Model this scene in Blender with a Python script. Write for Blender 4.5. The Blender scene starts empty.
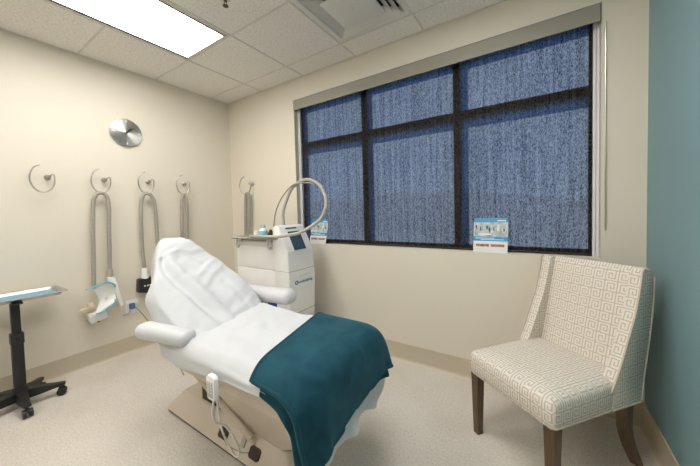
import bpy, bmesh, math, random
import numpy as np
from mathutils import Vector, Matrix, noise

random.seed(4)
PI = math.pi
COL = bpy.context.scene.collection
H, RX, YB = 2.6, 3.666, -4.2          # ceiling height, right wall, back wall

# ------------------------------------------------------------------ materials
def new_mat(name):
    m = bpy.data.materials.new(name); m.use_nodes = True
    return m, m.node_tree.nodes, m.node_tree.links, m.node_tree.nodes['Principled BSDF']

def mat(name, col, rough=.6, metal=0, var=.06, vscale=8, bump=0, bscale=60, coat=0, sheen=0, spec=.5, stretch=None, dist=.01):
    m, N, L, b = new_mat(name)
    b.inputs['Roughness'].default_value = rough
    b.inputs['Metallic'].default_value = metal
    b.inputs['Specular IOR Level'].default_value = spec
    b.inputs['Coat Weight'].default_value = coat
    b.inputs['Sheen Weight'].default_value = sheen
    tc = N.new('ShaderNodeTexCoord'); src = tc.outputs['Object']
    if stretch:
        mp = N.new('ShaderNodeMapping'); mp.inputs['Scale'].default_value = stretch
        L.new(src, mp.inputs['Vector']); src = mp.outputs['Vector']
    n = N.new('ShaderNodeTexNoise'); n.inputs['Scale'].default_value = vscale; n.inputs['Detail'].default_value = 4
    L.new(src, n.inputs['Vector'])
    r = N.new('ShaderNodeValToRGB')
    r.color_ramp.elements[0].position = .3; r.color_ramp.elements[1].position = .7
    r.color_ramp.elements[0].color = [max(0, c*(1-var)) for c in col] + [1]
    r.color_ramp.elements[1].color = [min(1, c*(1+var)) for c in col] + [1]
    L.new(n.outputs['Fac'], r.inputs['Fac']); L.new(r.outputs['Color'], b.inputs['Base Color'])
    if bump:
        n2 = N.new('ShaderNodeTexNoise'); n2.inputs['Scale'].default_value = bscale; n2.inputs['Detail'].default_value = 3
        L.new(src, n2.inputs['Vector'])
        bp = N.new('ShaderNodeBump'); bp.inputs['Strength'].default_value = bump; bp.inputs['Distance'].default_value = dist
        L.new(n2.outputs['Fac'], bp.inputs['Height']); L.new(bp.outputs['Normal'], b.inputs['Normal'])
    return m

M = {}
M['wall'] = mat('beige paint', (.76, .705, .60), .55, var=.012, vscale=1.5, bump=.05, bscale=220)
M['teal_wall'] = mat('teal paint', (.20, .335, .365), .5, var=.02, vscale=1.5, bump=.05, bscale=220)
M['jamb'] = mat('shaded window return', (.50, .47, .40), .5, var=.02)  # wall paint darkened, the shade of the recess is in the colour
M['baseboard'] = mat('vinyl cove base', (.56, .49, .37), .45, var=.03, vscale=3)
M['white_caulk'] = mat('cove edge', (.70, .63, .50), .5, var=.02)
M['white'] = mat('white plastic', (.88, .875, .86), .35, var=.015)
M['white_metal'] = mat('white enamel', (.78, .77, .73), .4, var=.015)
M['grid'] = mat('ceiling grid enamel', (.68, .65, .60), .5, var=.02)
M['vinyl'] = mat('white vinyl', (.62, .63, .65), .45, var=.02, bump=.04, bscale=160)
M['sheet'] = mat('white cotton sheet', (.63, .645, .67), .9, var=.012, vscale=5, bump=.12, bscale=26, sheen=.1, spec=.15, dist=.006)
M['bed_beige'] = mat('beige moulded plastic', (.60, .52, .43), .42, var=.03, vscale=3)
M['dark_gap'] = mat('brown black rubber and gap shade', (.035, .025, .02), .7)  # also colours the shade in the gap under the bed
M['pedal'] = mat('brown pedal pad', (.04, .022, .016), .6)
M['black'] = mat('black plastic', (.018, .018, .02), .42)
M['black_paint'] = mat('black satin steel', (.014, .014, .015), .45)
M['steel'] = mat('stainless steel', (.50, .50, .49), .42, metal=1, var=.05, vscale=20, stretch=(1, 30, 1))
M['chrome'] = mat('satin nickel', (.52, .50, .46), .3, metal=1, var=.05)
M['tray_liner'] = mat('pale blue tray liner', (.22, .38, .50), .9, var=.03)
M['hose'] = mat('grey ribbed hose', (.36, .335, .285), .5, var=.05)
M['hose_lt'] = mat('light grey hose', (.46, .44, .39), .45, var=.04)
M['hose_thin'] = mat('grey cable', (.33, .31, .27), .45, var=.04)
M['rail'] = mat('grey tray rail', (.40, .375, .33), .4, var=.03)
M['teal_gel'] = mat('aqua gel rim', (.16, .52, .62), .35, var=.05)
M['cream_handle'] = mat('cream handle', (.74, .64, .49), .45, var=.03)
M['blue'] = mat('blue plastic', (.012, .075, .30), .4, var=.05)
M['screen'] = mat('dark screen', (.05, .085, .12), .15, var=.1)
M['blue_ink'] = mat('blue print', (.05, .16, .42), .5)
M['plug_blue'] = mat('slate blue plastic', (.09, .16, .30), .4)
M['grey_label'] = mat('grey key label', (.45, .47, .42), .5)
M['bottle'] = mat('aqua bottle', (.28, .62, .68), .25, var=.05)
M['frame'] = mat('dark bronze aluminium', (.032, .027, .022), .4, var=.08)
M['fascia'] = mat('grey beige fascia', (.315, .30, .25), .45, var=.02)
M['channel'] = mat('white side channel', (.82, .83, .86), .35, var=.02)
M['paper'] = mat('white card', (.80, .80, .79), .5, var=.01)
M['cyan'] = mat('cyan print', (.04, .34, .66), .45, var=.05)
M['pink'] = mat('pink print', (.75, .30, .38), .5)
M['photo_strip'] = mat('tan photo print', (.36, .20, .15), .5, var=.6, vscale=60)
M['figure'] = mat('navy print', (.06, .08, .13), .5)
M['picture'] = mat('pale photo print', (.50, .56, .58), .5, var=.35, vscale=40)
M['brass'] = mat('dull brass', (.10, .08, .05), .4, metal=1)
M['walnut'] = mat('walnut stain', (.105, .062, .032), .38, var=.35, vscale=14, stretch=(9, 9, .7))
M['ground'] = mat('dry ground', (.13, .11, .10), .9, var=.3, vscale=.2)
M['hill'] = mat('scrub hillside', (.06, .056, .065), .95, var=.35, vscale=.35)
M['vent'] = mat('vent enamel', (.72, .70, .65), .4, var=.02)
M['cavity'] = mat('duct cavity', (.03, .028, .025), .8)
M['brush_dark'] = mat('dark hands', (.01, .01, .01), .4)

def floor_mat():
    m, N, L, b = new_mat('speckled sheet vinyl')
    tc = N.new('ShaderNodeTexCoord')
    a = N.new('ShaderNodeTexNoise'); a.inputs['Scale'].default_value = 95; a.inputs['Detail'].default_value = 6; a.inputs['Roughness'].default_value = .75
    c = N.new('ShaderNodeTexNoise'); c.inputs['Scale'].default_value = 2.2; c.inputs['Detail'].default_value = 5
    L.new(tc.outputs['Object'], a.inputs['Vector']); L.new(tc.outputs['Object'], c.inputs['Vector'])
    r = N.new('ShaderNodeValToRGB'); e = r.color_ramp.elements
    e[0].position = .33; e[0].color = (.54, .49, .43, 1); e[1].position = .62; e[1].color = (.76, .72, .66, 1)
    L.new(a.outputs['Fac'], r.inputs['Fac'])
    r2 = N.new('ShaderNodeValToRGB'); e = r2.color_ramp.elements
    e[0].position = .3; e[0].color = (.90, .885, .86, 1); e[1].position = .6; e[1].color = (1, 1, 1, 1)
    L.new(c.outputs['Fac'], r2.inputs['Fac'])
    mx = N.new('ShaderNodeMixRGB'); mx.blend_type = 'MULTIPLY'; mx.inputs[0].default_value = 1
    L.new(r.outputs['Color'], mx.inputs[1]); L.new(r2.outputs['Color'], mx.inputs[2])
    L.new(mx.outputs['Color'], b.inputs['Base Color'])
    b.inputs['Roughness'].default_value = .42
    return m
M['floor'] = floor_mat()

def ceiling_mat():
    m, N, L, b = new_mat('mineral fibre tile')
    tc = N.new('ShaderNodeTexCoord')
    a = N.new('ShaderNodeTexNoise'); a.inputs['Scale'].default_value = 70; a.inputs['Detail'].default_value = 5; a.inputs['Roughness'].default_value = .8
    L.new(tc.outputs['Object'], a.inputs['Vector'])
    r = N.new('ShaderNodeValToRGB'); e = r.color_ramp.elements
    e[0].position = .36; e[0].color = (.66, .63, .585, 1); e[1].position = .52; e[1].color = (.86, .835, .79, 1)
    L.new(a.outputs['Fac'], r.inputs['Fac']); L.new(r.outputs['Color'], b.inputs['Base Color'])
    b.inputs['Roughness'].default_value = .9; b.inputs['Specular IOR Level'].default_value = .2
    bp = N.new('ShaderNodeBump'); bp.inputs['Strength'].default_value = .25; bp.inputs['Distance'].default_value = .004
    L.new(a.outputs['Fac'], bp.inputs['Height']); L.new(bp.outputs['Normal'], b.inputs['Normal'])
    return m
M['ceiling'] = ceiling_mat()

def emit_mat(name, col, s):
    m = bpy.data.materials.new(name); m.use_nodes = True
    N, L = m.node_tree.nodes, m.node_tree.links
    N.clear()
    e = N.new('ShaderNodeEmission'); e.inputs['Color'].default_value = (*col, 1); e.inputs['Strength'].default_value = s
    o = N.new('ShaderNodeOutputMaterial'); L.new(e.outputs[0], o.inputs['Surface'])
    return m
M['lamp'] = emit_mat('lit prismatic lens', (1.0, .965, .915), 5.0)

def blanket_mat():
    m, N, L, b = new_mat('teal plush fleece')
    tc = N.new('ShaderNodeTexCoord')
    a = N.new('ShaderNodeTexNoise'); a.inputs['Scale'].default_value = 9; a.inputs['Detail'].default_value = 5; a.inputs['Distortion'].default_value = .8
    L.new(tc.outputs['Object'], a.inputs['Vector'])
    r = N.new('ShaderNodeValToRGB'); e = r.color_ramp.elements
    e[0].position = .3; e[0].color = (.007, .042, .066, 1); e[1].position = .75; e[1].color = (.018, .084, .118, 1)
    L.new(a.outputs['Fac'], r.inputs['Fac']); L.new(r.outputs['Color'], b.inputs['Base Color'])
    b.inputs['Roughness'].default_value = .85; b.inputs['Specular IOR Level'].default_value = .15
    b.inputs['Sheen Weight'].default_value = .35; b.inputs['Sheen Roughness'].default_value = .4
    b.inputs['Sheen Tint'].default_value = (.25, .6, .7, 1)
    n = N.new('ShaderNodeTexNoise'); n.inputs['Scale'].default_value = 240
    L.new(tc.outputs['Object'], n.inputs['Vector'])
    bp = N.new('ShaderNodeBump'); bp.inputs['Strength'].default_value = .35; bp.inputs['Distance'].default_value = .004
    L.new(n.outputs['Fac'], bp.inputs['Height']); L.new(bp.outputs['Normal'], b.inputs['Normal'])
    return m
M['blanket'] = blanket_mat()

def shade_mat():
    """sheer woven solar shade: dark yarn, sun scattering through the weave, open gaps"""
    m = bpy.data.materials.new('sheer woven shade'); m.use_nodes = True
    N, L = m.node_tree.nodes, m.node_tree.links
    N.clear()
    tc = N.new('ShaderNodeTexCoord')
    mp = N.new('ShaderNodeMapping'); mp.inputs['Scale'].default_value = (1, 1, .42)
    L.new(tc.outputs['Object'], mp.inputs['Vector'])
    a = N.new('ShaderNodeTexNoise'); a.inputs['Scale'].default_value = 190; a.inputs['Detail'].default_value = 3; a.inputs['Roughness'].default_value = .75
    L.new(mp.outputs['Vector'], a.inputs['Vector'])
    mp2 = N.new('ShaderNodeMapping'); mp2.inputs['Scale'].default_value = (1, 1, .03)
    L.new(tc.outputs['Object'], mp2.inputs['Vector'])
    st = N.new('ShaderNodeTexNoise'); st.inputs['Scale'].default_value = 55; st.inputs['Detail'].default_value = 3
    L.new(mp2.outputs['Vector'], st.inputs['Vector'])
    sc = N.new('ShaderNodeMapRange'); sc.inputs['From Min'].default_value = .3; sc.inputs['From Max'].default_value = .7
    sc.inputs['To Min'].default_value = -.07; sc.inputs['To Max'].default_value = .07
    L.new(st.outputs['Fac'], sc.inputs['Value'])
    ad = N.new('ShaderNodeMath'); ad.operation = 'ADD'
    L.new(a.outputs['Fac'], ad.inputs[0]); L.new(sc.outputs['Result'], ad.inputs[1])
    r = N.new('ShaderNodeValToRGB'); e = r.color_ramp.elements
    e[0].position = .34; e[0].color = (.05, .055, .065, 1); e[1].position = .70; e[1].color = (.72, .76, .80, 1)
    L.new(ad.outputs[0], r.inputs['Fac'])
    tl = N.new('ShaderNodeBsdfTranslucent'); L.new(r.outputs['Color'], tl.inputs['Color'])
    df = N.new('ShaderNodeBsdfDiffuse'); df.inputs['Color'].default_value = (.018, .015, .014, 1)
    yarn = N.new('ShaderNodeAddShader'); L.new(tl.outputs[0], yarn.inputs[0]); L.new(df.outputs[0], yarn.inputs[1])
    tp = N.new('ShaderNodeBsdfTransparent')
    op = N.new('ShaderNodeMapRange'); op.inputs['From Min'].default_value = .3; op.inputs['From Max'].default_value = .7
    op.inputs['To Min'].default_value = .06; op.inputs['To Max'].default_value = .14
    L.new(ad.outputs[0], op.inputs['Value'])
    mx = N.new('ShaderNodeMixShader'); L.new(op.outputs['Result'], mx.inputs[0])
    L.new(yarn.outputs[0], mx.inputs[1]); L.new(tp.outputs[0], mx.inputs[2])
    o = N.new('ShaderNodeOutputMaterial'); L.new(mx.outputs[0], o.inputs['Surface'])
    return m
M['shade'] = shade_mat()

def glass_mat():
    m = bpy.data.materials.new('window glass'); m.use_nodes = True
    N, L = m.node_tree.nodes, m.node_tree.links
    N.clear()
    tp = N.new('ShaderNodeBsdfTransparent'); tp.inputs['Color'].default_value = (.90, .95, .97, 1)
    gl = N.new('ShaderNodeBsdfGlossy'); gl.inputs['Roughness'].default_value = .02
    mx = N.new('ShaderNodeMixShader'); mx.inputs[0].default_value = .06; L.new(tp.outputs[0], mx.inputs[1]); L.new(gl.outputs[0], mx.inputs[2])
    o = N.new('ShaderNodeOutputMaterial'); L.new(mx.outputs[0], o.inputs['Surface'])
    return m
M['glass'] = glass_mat()

def clock_mat():
    m, N, L, b = new_mat('spun aluminium')
    b.inputs['Base Color'].default_value = (.60, .61, .59, 1); b.inputs['Metallic'].default_value = 1
    b.inputs['Roughness'].default_value = .45; b.inputs['Anisotropic'].default_value = .95; b.inputs['Anisotropic Rotation'].default_value = .25
    t = N.new('ShaderNodeTangent'); t.direction_type = 'RADIAL'; t.axis = 'X'
    L.new(t.outputs[0], b.inputs['Tangent'])
    return m
M['clock'] = clock_mat()

def greek_key_mat():
    """woven Greek key upholstery: thin taupe spiral lines on cream, from UV in metres"""
    m, N, L, b = new_mat('greek key fabric')
    uv = N.new('ShaderNodeUVMap')
    sp = N.new('ShaderNodeSeparateXYZ'); L.new(uv.outputs[0], sp.inputs[0])
    def mth(op, a, c=None, d=None):
        n = N.new('ShaderNodeMath'); n.operation = op
        for i, v in enumerate((a, c, d)):
            if v is None: continue
            if isinstance(v, (int, float)): n.inputs[i].default_value = v
            else: L.new(v, n.inputs[i])
        return n.outputs[0]
    cell = .052
    u0 = mth('DIVIDE', sp.outputs['X'], cell); v0 = mth('DIVIDE', sp.outputs['Y'], cell)
    row = mth('FLOOR', v0); odd = mth('FLOORED_MODULO', row, 2)
    u = mth('FLOORED_MODULO', u0, 1); v = mth('FLOORED_MODULO', v0, 1)
    # every other row turned round
    u = mth('ADD', mth('MULTIPLY', u, mth('SUBTRACT', 1, mth('MULTIPLY', odd, 2))), odd)
    v = mth('ADD', mth('MULTIPLY', v, mth('SUBTRACT', 1, mth('MULTIPLY', odd, 2))), odd)
    w = .045
    segs = [(-.1, 0, 1.1, 0), (-.1, 1, 1.1, 1), (0, .0, 0, 1.), (1, .0, 1, 1.),
            (.25, .0, .25, .76), (.25, .76, .76, .76), (.76, .76, .76, .27), (.76, .27, .50, .27), (.50, .27, .50, .52)]
    acc = None
    for x0, y0, x1, y1 in segs:
        cx, cy, hx, hy = (x0+x1)/2, (y0+y1)/2, abs(x1-x0)/2+w, abs(y1-y0)/2+w
        a = mth('LESS_THAN', mth('ABSOLUTE', mth('SUBTRACT', u, cx)), hx)
        c = mth('LESS_THAN', mth('ABSOLUTE', mth('SUBTRACT', v, cy)), hy)
        k = mth('MULTIPLY', a, c)
        acc = k if acc is None else mth('MAXIMUM', acc, k)
    mx = N.new('ShaderNodeMixRGB'); L.new(acc, mx.inputs[0])
    mx.inputs[1].default_value = (.80, .755, .68, 1); mx.inputs[2].default_value = (.56, .48, .39, 1)
    wv = N.new('ShaderNodeTexNoise'); wv.inputs['Scale'].default_value = 380
    tc = N.new('ShaderNodeTexCoord'); L.new(tc.outputs['Object'], wv.inputs['Vector'])
    bp = N.new('ShaderNodeBump'); bp.inputs['Strength'].default_value = .3; bp.inputs['Distance'].default_value = .003
    L.new(wv.outputs['Fac'], bp.inputs['Height']); L.new(bp.outputs['Normal'], b.inputs['Normal'])
    L.new(mx.outputs[0], b.inputs['Base Color'])
    b.inputs['Roughness'].default_value = .85; b.inputs['Specular IOR Level'].default_value = .2
    return m
M['key'] = greek_key_mat()
M['piping'] = mat('cream piping', (.60, .54, .45), .8)

# ------------------------------------------------------------------ mesh helpers
def add_box(bm, lo, hi, bev=0, seg=2, rot=None, pivot=None):
    r = bmesh.ops.create_cube(bm, size=1)
    vs = r['verts']
    for v in vs:
        v.co = Vector([(lo[i]+hi[i])/2 + v.co[i]*(hi[i]-lo[i]) for i in range(3)])
    if bev:
        es = list({e for v in vs for e in v.link_edges})
        g = bmesh.ops.bevel(bm, geom=es, offset=bev, segments=seg, affect='EDGES', profile=.5)
        vs = list({v for f in g['faces'] for v in f.verts} | {v for v in vs if v.is_valid})
    if rot is not None:
        pv = Vector(pivot) if pivot else Vector([(lo[i]+hi[i])/2 for i in range(3)])
        for v in vs: v.co = rot @ (v.co-pv) + pv
    return vs

def spline(pts, n=8):
    P = [Vector(p) for p in pts]
    P = [P[0]*2-P[1]] + P + [P[-1]*2-P[-2]]
    out = []
    for i in range(1, len(P)-2):
        a, b, c, d = P[i-1:i+3]
        for k in range(n):
            t = k/n
            out.append(.5*((2*b)+(c-a)*t+(2*a-5*b+4*c-d)*t*t+(-a+3*b-3*c+d)*t**3))
    out.append(P[-2])
    return out

def add_tube(bm, pts, r, seg=12, caps=True, ribs=None, closed=False):
    P = [Vector(p) for p in pts]; n = len(P)
    up = None; rings = []; acc = 0
    for i, p in enumerate(P):
        t = (P[min(i+1, n-1)]-P[max(i-1, 0)])
        if closed: t = P[(i+1) % n]-P[(i-1) % n]
        t.normalize()
        if up is None:
            up = Vector((0, 0, 1)) if abs(t.z) < .9 else Vector((1, 0, 0))
        up = (up - t*up.dot(t)).normalized(); sd = t.cross(up)
        rr = r[i] if isinstance(r, (list, tuple)) else r
        if ribs: rr *= 1 + ribs*(1 if i % 2 else -1)
        rings.append([bm.verts.new(p + rr*(math.cos(a)*up + math.sin(a)*sd)) for a in [2*PI*k/seg for k in range(seg)]])
    m = n if closed else n-1
    for i in range(m):
        A, B = rings[i], rings[(i+1) % n]
        for k in range(seg):
            bm.faces.new((A[k], A[(k+1) % seg], B[(k+1) % seg], B[k]))
    if caps and not closed:
        bm.faces.new(rings[0][::-1]); bm.faces.new(rings[-1])

def add_cyl(bm, a, b, r0, r1=None, seg=24):
    add_tube(bm, [a, b], [r0, r0 if r1 is None else r1], seg)

def add_lathe(bm, prof, center=(0, 0, 0), seg=32, axis='z'):
    rings = []
    for r, h in prof:
        ring = []
        for k in range(seg):
            a = 2*PI*k/seg
            p = (r*math.cos(a), r*math.sin(a), h)
            if axis == 'x': p = (h, r*math.cos(a), r*math.sin(a))
            ring.append(bm.verts.new(Vector(center)+Vector(p)))
        rings.append(ring)
    for A, B in zip(rings, rings[1:]):
        for k in range(seg):
            bm.faces.new((A[k], A[(k+1) % seg], B[(k+1) % seg], B[k]))
    bm.faces.new(rings[0][::-1]); bm.faces.new(rings[-1])

def add_prism(bm, outline, fn, lo, hi, bev=0, seg=2):
    """2D outline swept between two depths; fn(u, v, d) -> point"""
    A = [bm.verts.new(fn(u, v, lo)) for u, v in outline]; B = [bm.verts.new(fn(u, v, hi)) for u, v in outline]
    n = len(A)
    fs = [bm.faces.new(A[::-1]), bm.faces.new(B)]
    for k in range(n): fs.append(bm.faces.new((A[k], A[(k+1) % n], B[(k+1) % n], B[k])))
    if bev:
        bmesh.ops.bevel(bm, geom=list({e for f in fs for e in f.edges}), offset=bev, segments=seg, affect='EDGES', profile=.5)

def add_grid(bm, rows, close=False):
    V = [[bm.verts.new(p) for p in r] for r in rows]
    for a, b in zip(V, V[1:]):
        for k in range(len(a)-1):
            bm.faces.new((a[k], a[k+1], b[k+1], b[k]))
        if close: bm.faces.new((a[-1], a[0], b[0], b[-1]))
    return V

def obj(name, bm, material, parent=None, smooth=True, angle=40):
    bmesh.ops.recalc_face_normals(bm, faces=bm.faces)
    me = bpy.data.meshes.new(name); bm.to_mesh(me); bm.free()
    me.materials.append(M[material] if isinstance(material, str) else material)
    if smooth:
        for p in me.polygons: p.use_smooth = True
        me.set_sharp_from_angle(angle=math.radians(angle))
    o = bpy.data.objects.new(name, me); COL.objects.link(o)
    if parent:
        o.parent = parent
        o.matrix_parent_inverse = parent.matrix_basis.inverted()
    return o

def tag(o, label=None, cat=None, group=None, kind=None):
    if label: o['label'] = label
    if cat: o['category'] = cat
    if group: o['group'] = group
    if kind: o['kind'] = kind
    return o

def thing(name, label, cat, loc=(0, 0, 0), rotz=0, group=None):
    o = bpy.data.objects.new(name, None); COL.objects.link(o)
    o.location = loc; o.rotation_euler = (0, 0, rotz); o.empty_display_size = .1
    bpy.context.view_layer.update()
    return tag(o, label, cat, group)

def struct(name, bm, m, parent=None, **k):
    o = obj(name, bm, m, parent, **k)
    if not parent: o['kind'] = 'structure'
    return o

B = bmesh.new

def box_obj(name, lo, hi, m, parent=None, bev=0, seg=2, rot=None, pivot=None):
    bm = B(); add_box(bm, lo, hi, bev, seg, rot, pivot)
    return obj(name, bm, m, parent)

def solidify(o, t, offset=0):
    s = o.modifiers.new('solid', 'SOLIDIFY'); s.thickness = t; s.offset = offset
    return s
def subsurf(o, n=1):
    s = o.modifiers.new('sub', 'SUBSURF'); s.levels = n; s.render_levels = n
    return s

# ------------------------------------------------------------------ room shell
OX0, OX1, OZ0, OZ1 = 1.088, 3.475, .935, 2.396     # window opening
def wall_box(name, lo, hi, m):
    bm = B(); add_box(bm, lo, hi)
    return struct(name, bm, m, smooth=False)
bm = B(); add_box(bm, (-.15, YB-.15, -.1), (RX+.15, .0, 0)); struct('floor', bm, 'floor', smooth=False)
wall_box('wall_left', (-.15, YB-.15, 0), (0, .0, H+.1), 'wall')
wall_box('wall_right', (RX, YB-.15, 0), (RX+.15, .0, H+.1), 'teal_wall')
wall_box('wall_back', (0, YB-.15, 0), (RX, YB, H+.1), 'wall')
bm = B()
add_box(bm, (-.15, 0, -.1), (OX0, .18, H+.1)); add_box(bm, (OX1, 0, -.1), (RX+.15, .18, H+.1))
add_box(bm, (OX0, 0, -.1), (OX1, .18, OZ0)); add_box(bm, (OX0, 0, OZ1), (OX1, .18, H+.1))
struct('wall_window', bm, 'wall', smooth=False)

# ceiling with the troffer and diffuser cells left open
LX0, LX1, LY0, LY1 = .634, 1.212, -1.985, -.822
VX0, VX1, VY0, VY1 = 1.852, 2.452, -.825, -.245
SX0, SX1, SY0, SY1 = 1.243, 1.84, -3.75, -2.58   # unseen troffer behind the camera, added to brighten the room
TX0, TX1, TY0, TY1 = 2.470, 3.06, -2.0, -.86  # unseen overhead troffer, added to brighten the right side
xs = [-.15, LX0, LX1, SX0, SX1, VX0, VX1, TX0, TX1, RX+.15]
ys = [YB-.15, SY0, SY1, TY0, LY0, TY1, VY0, LY1, VY1, .0]
bm = B()
for i in range(len(xs)-1):
    for j in range(len(ys)-1):
        cx, cy = (xs[i]+xs[i+1])/2, (ys[j]+ys[j+1])/2
        if any(a < cx < b and c < cy < d for a, b, c, d in ((LX0, LX1, LY0, LY1), (VX0, VX1, VY0, VY1), (SX0, SX1, SY0, SY1), (TX0, TX1, TY0, TY1))): continue
        add_box(bm, (xs[i], ys[j], H), (xs[i+1], ys[j+1], H+.02))
add_box(bm, (-.15, YB-.15, H+.13), (RX+.15, .0, H+.15))
ceil = struct('ceiling', bm, 'ceiling', smooth=False)
bm = B()
gx = [.622+.6096*k for k in range(0, 5)]
gy = [-.235-.573*k for k in range(0, 8)]
def clear(a0, a1, lo, hi):
    """pieces of a..b outside lo..hi"""
    out = []
    if a0 < lo: out.append((a0, min(a1, lo)))
    if a1 > hi: out.append((max(a0, hi), a1))
    return out or ([] if a0 >= lo and a1 <= hi else [(a0, a1)])
cells = ((LX0, LX1, LY0, LY1), (VX0, VX1, VY0, VY1), (SX0, SX1, SY0, SY1), (TX0, TX1, TY0, TY1))
for x in gx:
    segs = [(YB, 0)]
    for a, b, c, d in cells:
        if a-.005 < x < b+.005: segs = [q for s in segs for q in clear(s[0], s[1], c, d)]
    for s in segs: add_box(bm, (x-.006, s[0], H-.004), (x+.006, s[1], H+.001))
for y in gy:
    segs = [(0, RX)]
    for a, b, c, d in cells:
        if c-.005 < y < d+.005: segs = [q for s in segs for q in clear(s[0], s[1], a, b)]
    for s in segs: add_box(bm, (s[0], y-.006, H-.0045), (s[1], y+.006, H+.0005))
add_box(bm, (0, YB, H-.004), (.012, 0, H+.001)); add_box(bm, (0, -.012, H-.004), (RX, 0, H+.001)); add_box(bm, (RX-.012, YB, H-.004), (RX, 0, H+.001))
obj('ceiling_grid', bm, 'grid', ceil, smooth=False)

# cove base: concave profile swept along each wall
HB = .139
def cove(name, fn, L):
    prof = [(0, HB), (.006, HB), (.006, .02), (.010, .008), (.018, .003), (.018, 0), (0, 0)]
    bm = B(); add_prism(bm, prof, fn, 0, L)
    o = struct(name, bm, 'baseboard')
    bm = B(); add_prism(bm, [(.0185, 0), (.0185, .0035), (.024, .0015), (.024, 0)], fn, 0, L)
    obj('toe_edge', bm, 'white_caulk', o)
cove('baseboard_left', lambda u, v, d: (u, -d, v), -YB)
cove('baseboard_window', lambda u, v, d: (d, -u, v), RX)
cove('baseboard_right', lambda u, v, d: (RX-u, -d, v), -YB)
cove('baseboard_back', lambda u, v, d: (d, YB+u, v), RX)

# ------------------------------------------------------------------ window
FY0, FY1 = .075, .168
MX = [(1.840, 1.902), (2.638, 2.692)]
TZ = (1.912, 1.968)
bm = B()
add_box(bm, (OX0, FY0, OZ0), (OX0+.062, FY1, OZ1)); add_box(bm, (OX1-.05, FY0, OZ0), (OX1, FY1, OZ1))
add_box(bm, (OX0+.062, FY0, OZ0), (OX1-.05, FY1, OZ0+.045)); add_box(bm, (OX0+.062, FY0, 2.335), (OX1-.05, FY1, OZ1))
for a, b in MX: add_box(bm, (a, FY0, OZ0+.045), (b, FY1, 2.335))
xsq = [OX0+.062, MX[0][0], MX[0][1], MX[1][0], MX[1][1], OX1-.05]
for a, b in zip(xsq[::2], xsq[1::2]): add_box(bm, (a, FY0, TZ[0]), (b, FY1, TZ[1]))
win = struct('window_1', bm, 'frame', smooth=False)
for a, b in zip(xsq[::2], xsq[1::2]):
    for c, d in ((OZ0+.045, TZ[0]), (TZ[1], 2.335)):
        bm = B(); add_box(bm, (a, .152, c), (b, .157, d)); obj('pane', bm, 'glass', win, smooth=False)
# returns of the opening, wall colour darkened as shade
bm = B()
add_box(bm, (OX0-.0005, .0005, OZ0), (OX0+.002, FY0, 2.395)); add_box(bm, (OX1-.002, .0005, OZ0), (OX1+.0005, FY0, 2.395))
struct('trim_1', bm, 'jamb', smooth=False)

sh = thing('roller_shade', 'sheer dark roller shade drawn down over the whole window', 'window shade', (2.28, .03, 2.35))
bm = B(); add_grid(bm, [[(OX0+.022, .072, z), (OX1-.022, .072, z)] for z in (OZ0+.012, 2.372)]); obj('shade_fabric', bm, 'shade', sh, smooth=False)
bm = B(); add_box(bm, (1.090, -.010, 2.288), (3.468, -.005, 2.392)); add_box(bm, (1.092, -.010, 2.386), (3.466, .07, 2.392))
add_box(bm, (1.090, -.005, 2.288), (1.095, .03, 2.386)); add_box(bm, (3.463, -.005, 2.288), (3.468, .03, 2.386))
obj('fascia', bm, 'fascia', sh, smooth=False)
bm = B(); add_box(bm, (1.090, -.0125, 2.388), (3.469, -.008, 2.3945)); tag(obj('fascia_lip', bm, 'white_metal', sh, smooth=False), 'thin white top lip')
for x0 in (OX0+.002, OX1-.030):
    bm = B(); add_box(bm, (x0, .050, OZ0+.001), (x0+.012, .0715, 2.372)); add_box(bm, (x0+.016, .050, OZ0+.001), (x0+.028, .0715, 2.372)); add_box(bm, (x0, .060, OZ0+.001), (x0+.028, .064, 2.372))
    tag(obj('side_channel', bm, 'channel', sh, smooth=False), 'white side channel')
bm = B(); add_tube(bm, [(OX0+.03, .067, OZ0+.012), (OX1-.03, .067, OZ0+.012)], .005); obj('hem_bar', bm, 'frame', sh)
bm = B(); add_tube(bm, [(3.492, -.006, 2.28), (3.494, -.006, 1.10)], .0035, 8); obj('wand', bm, 'chrome', sh)

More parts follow.
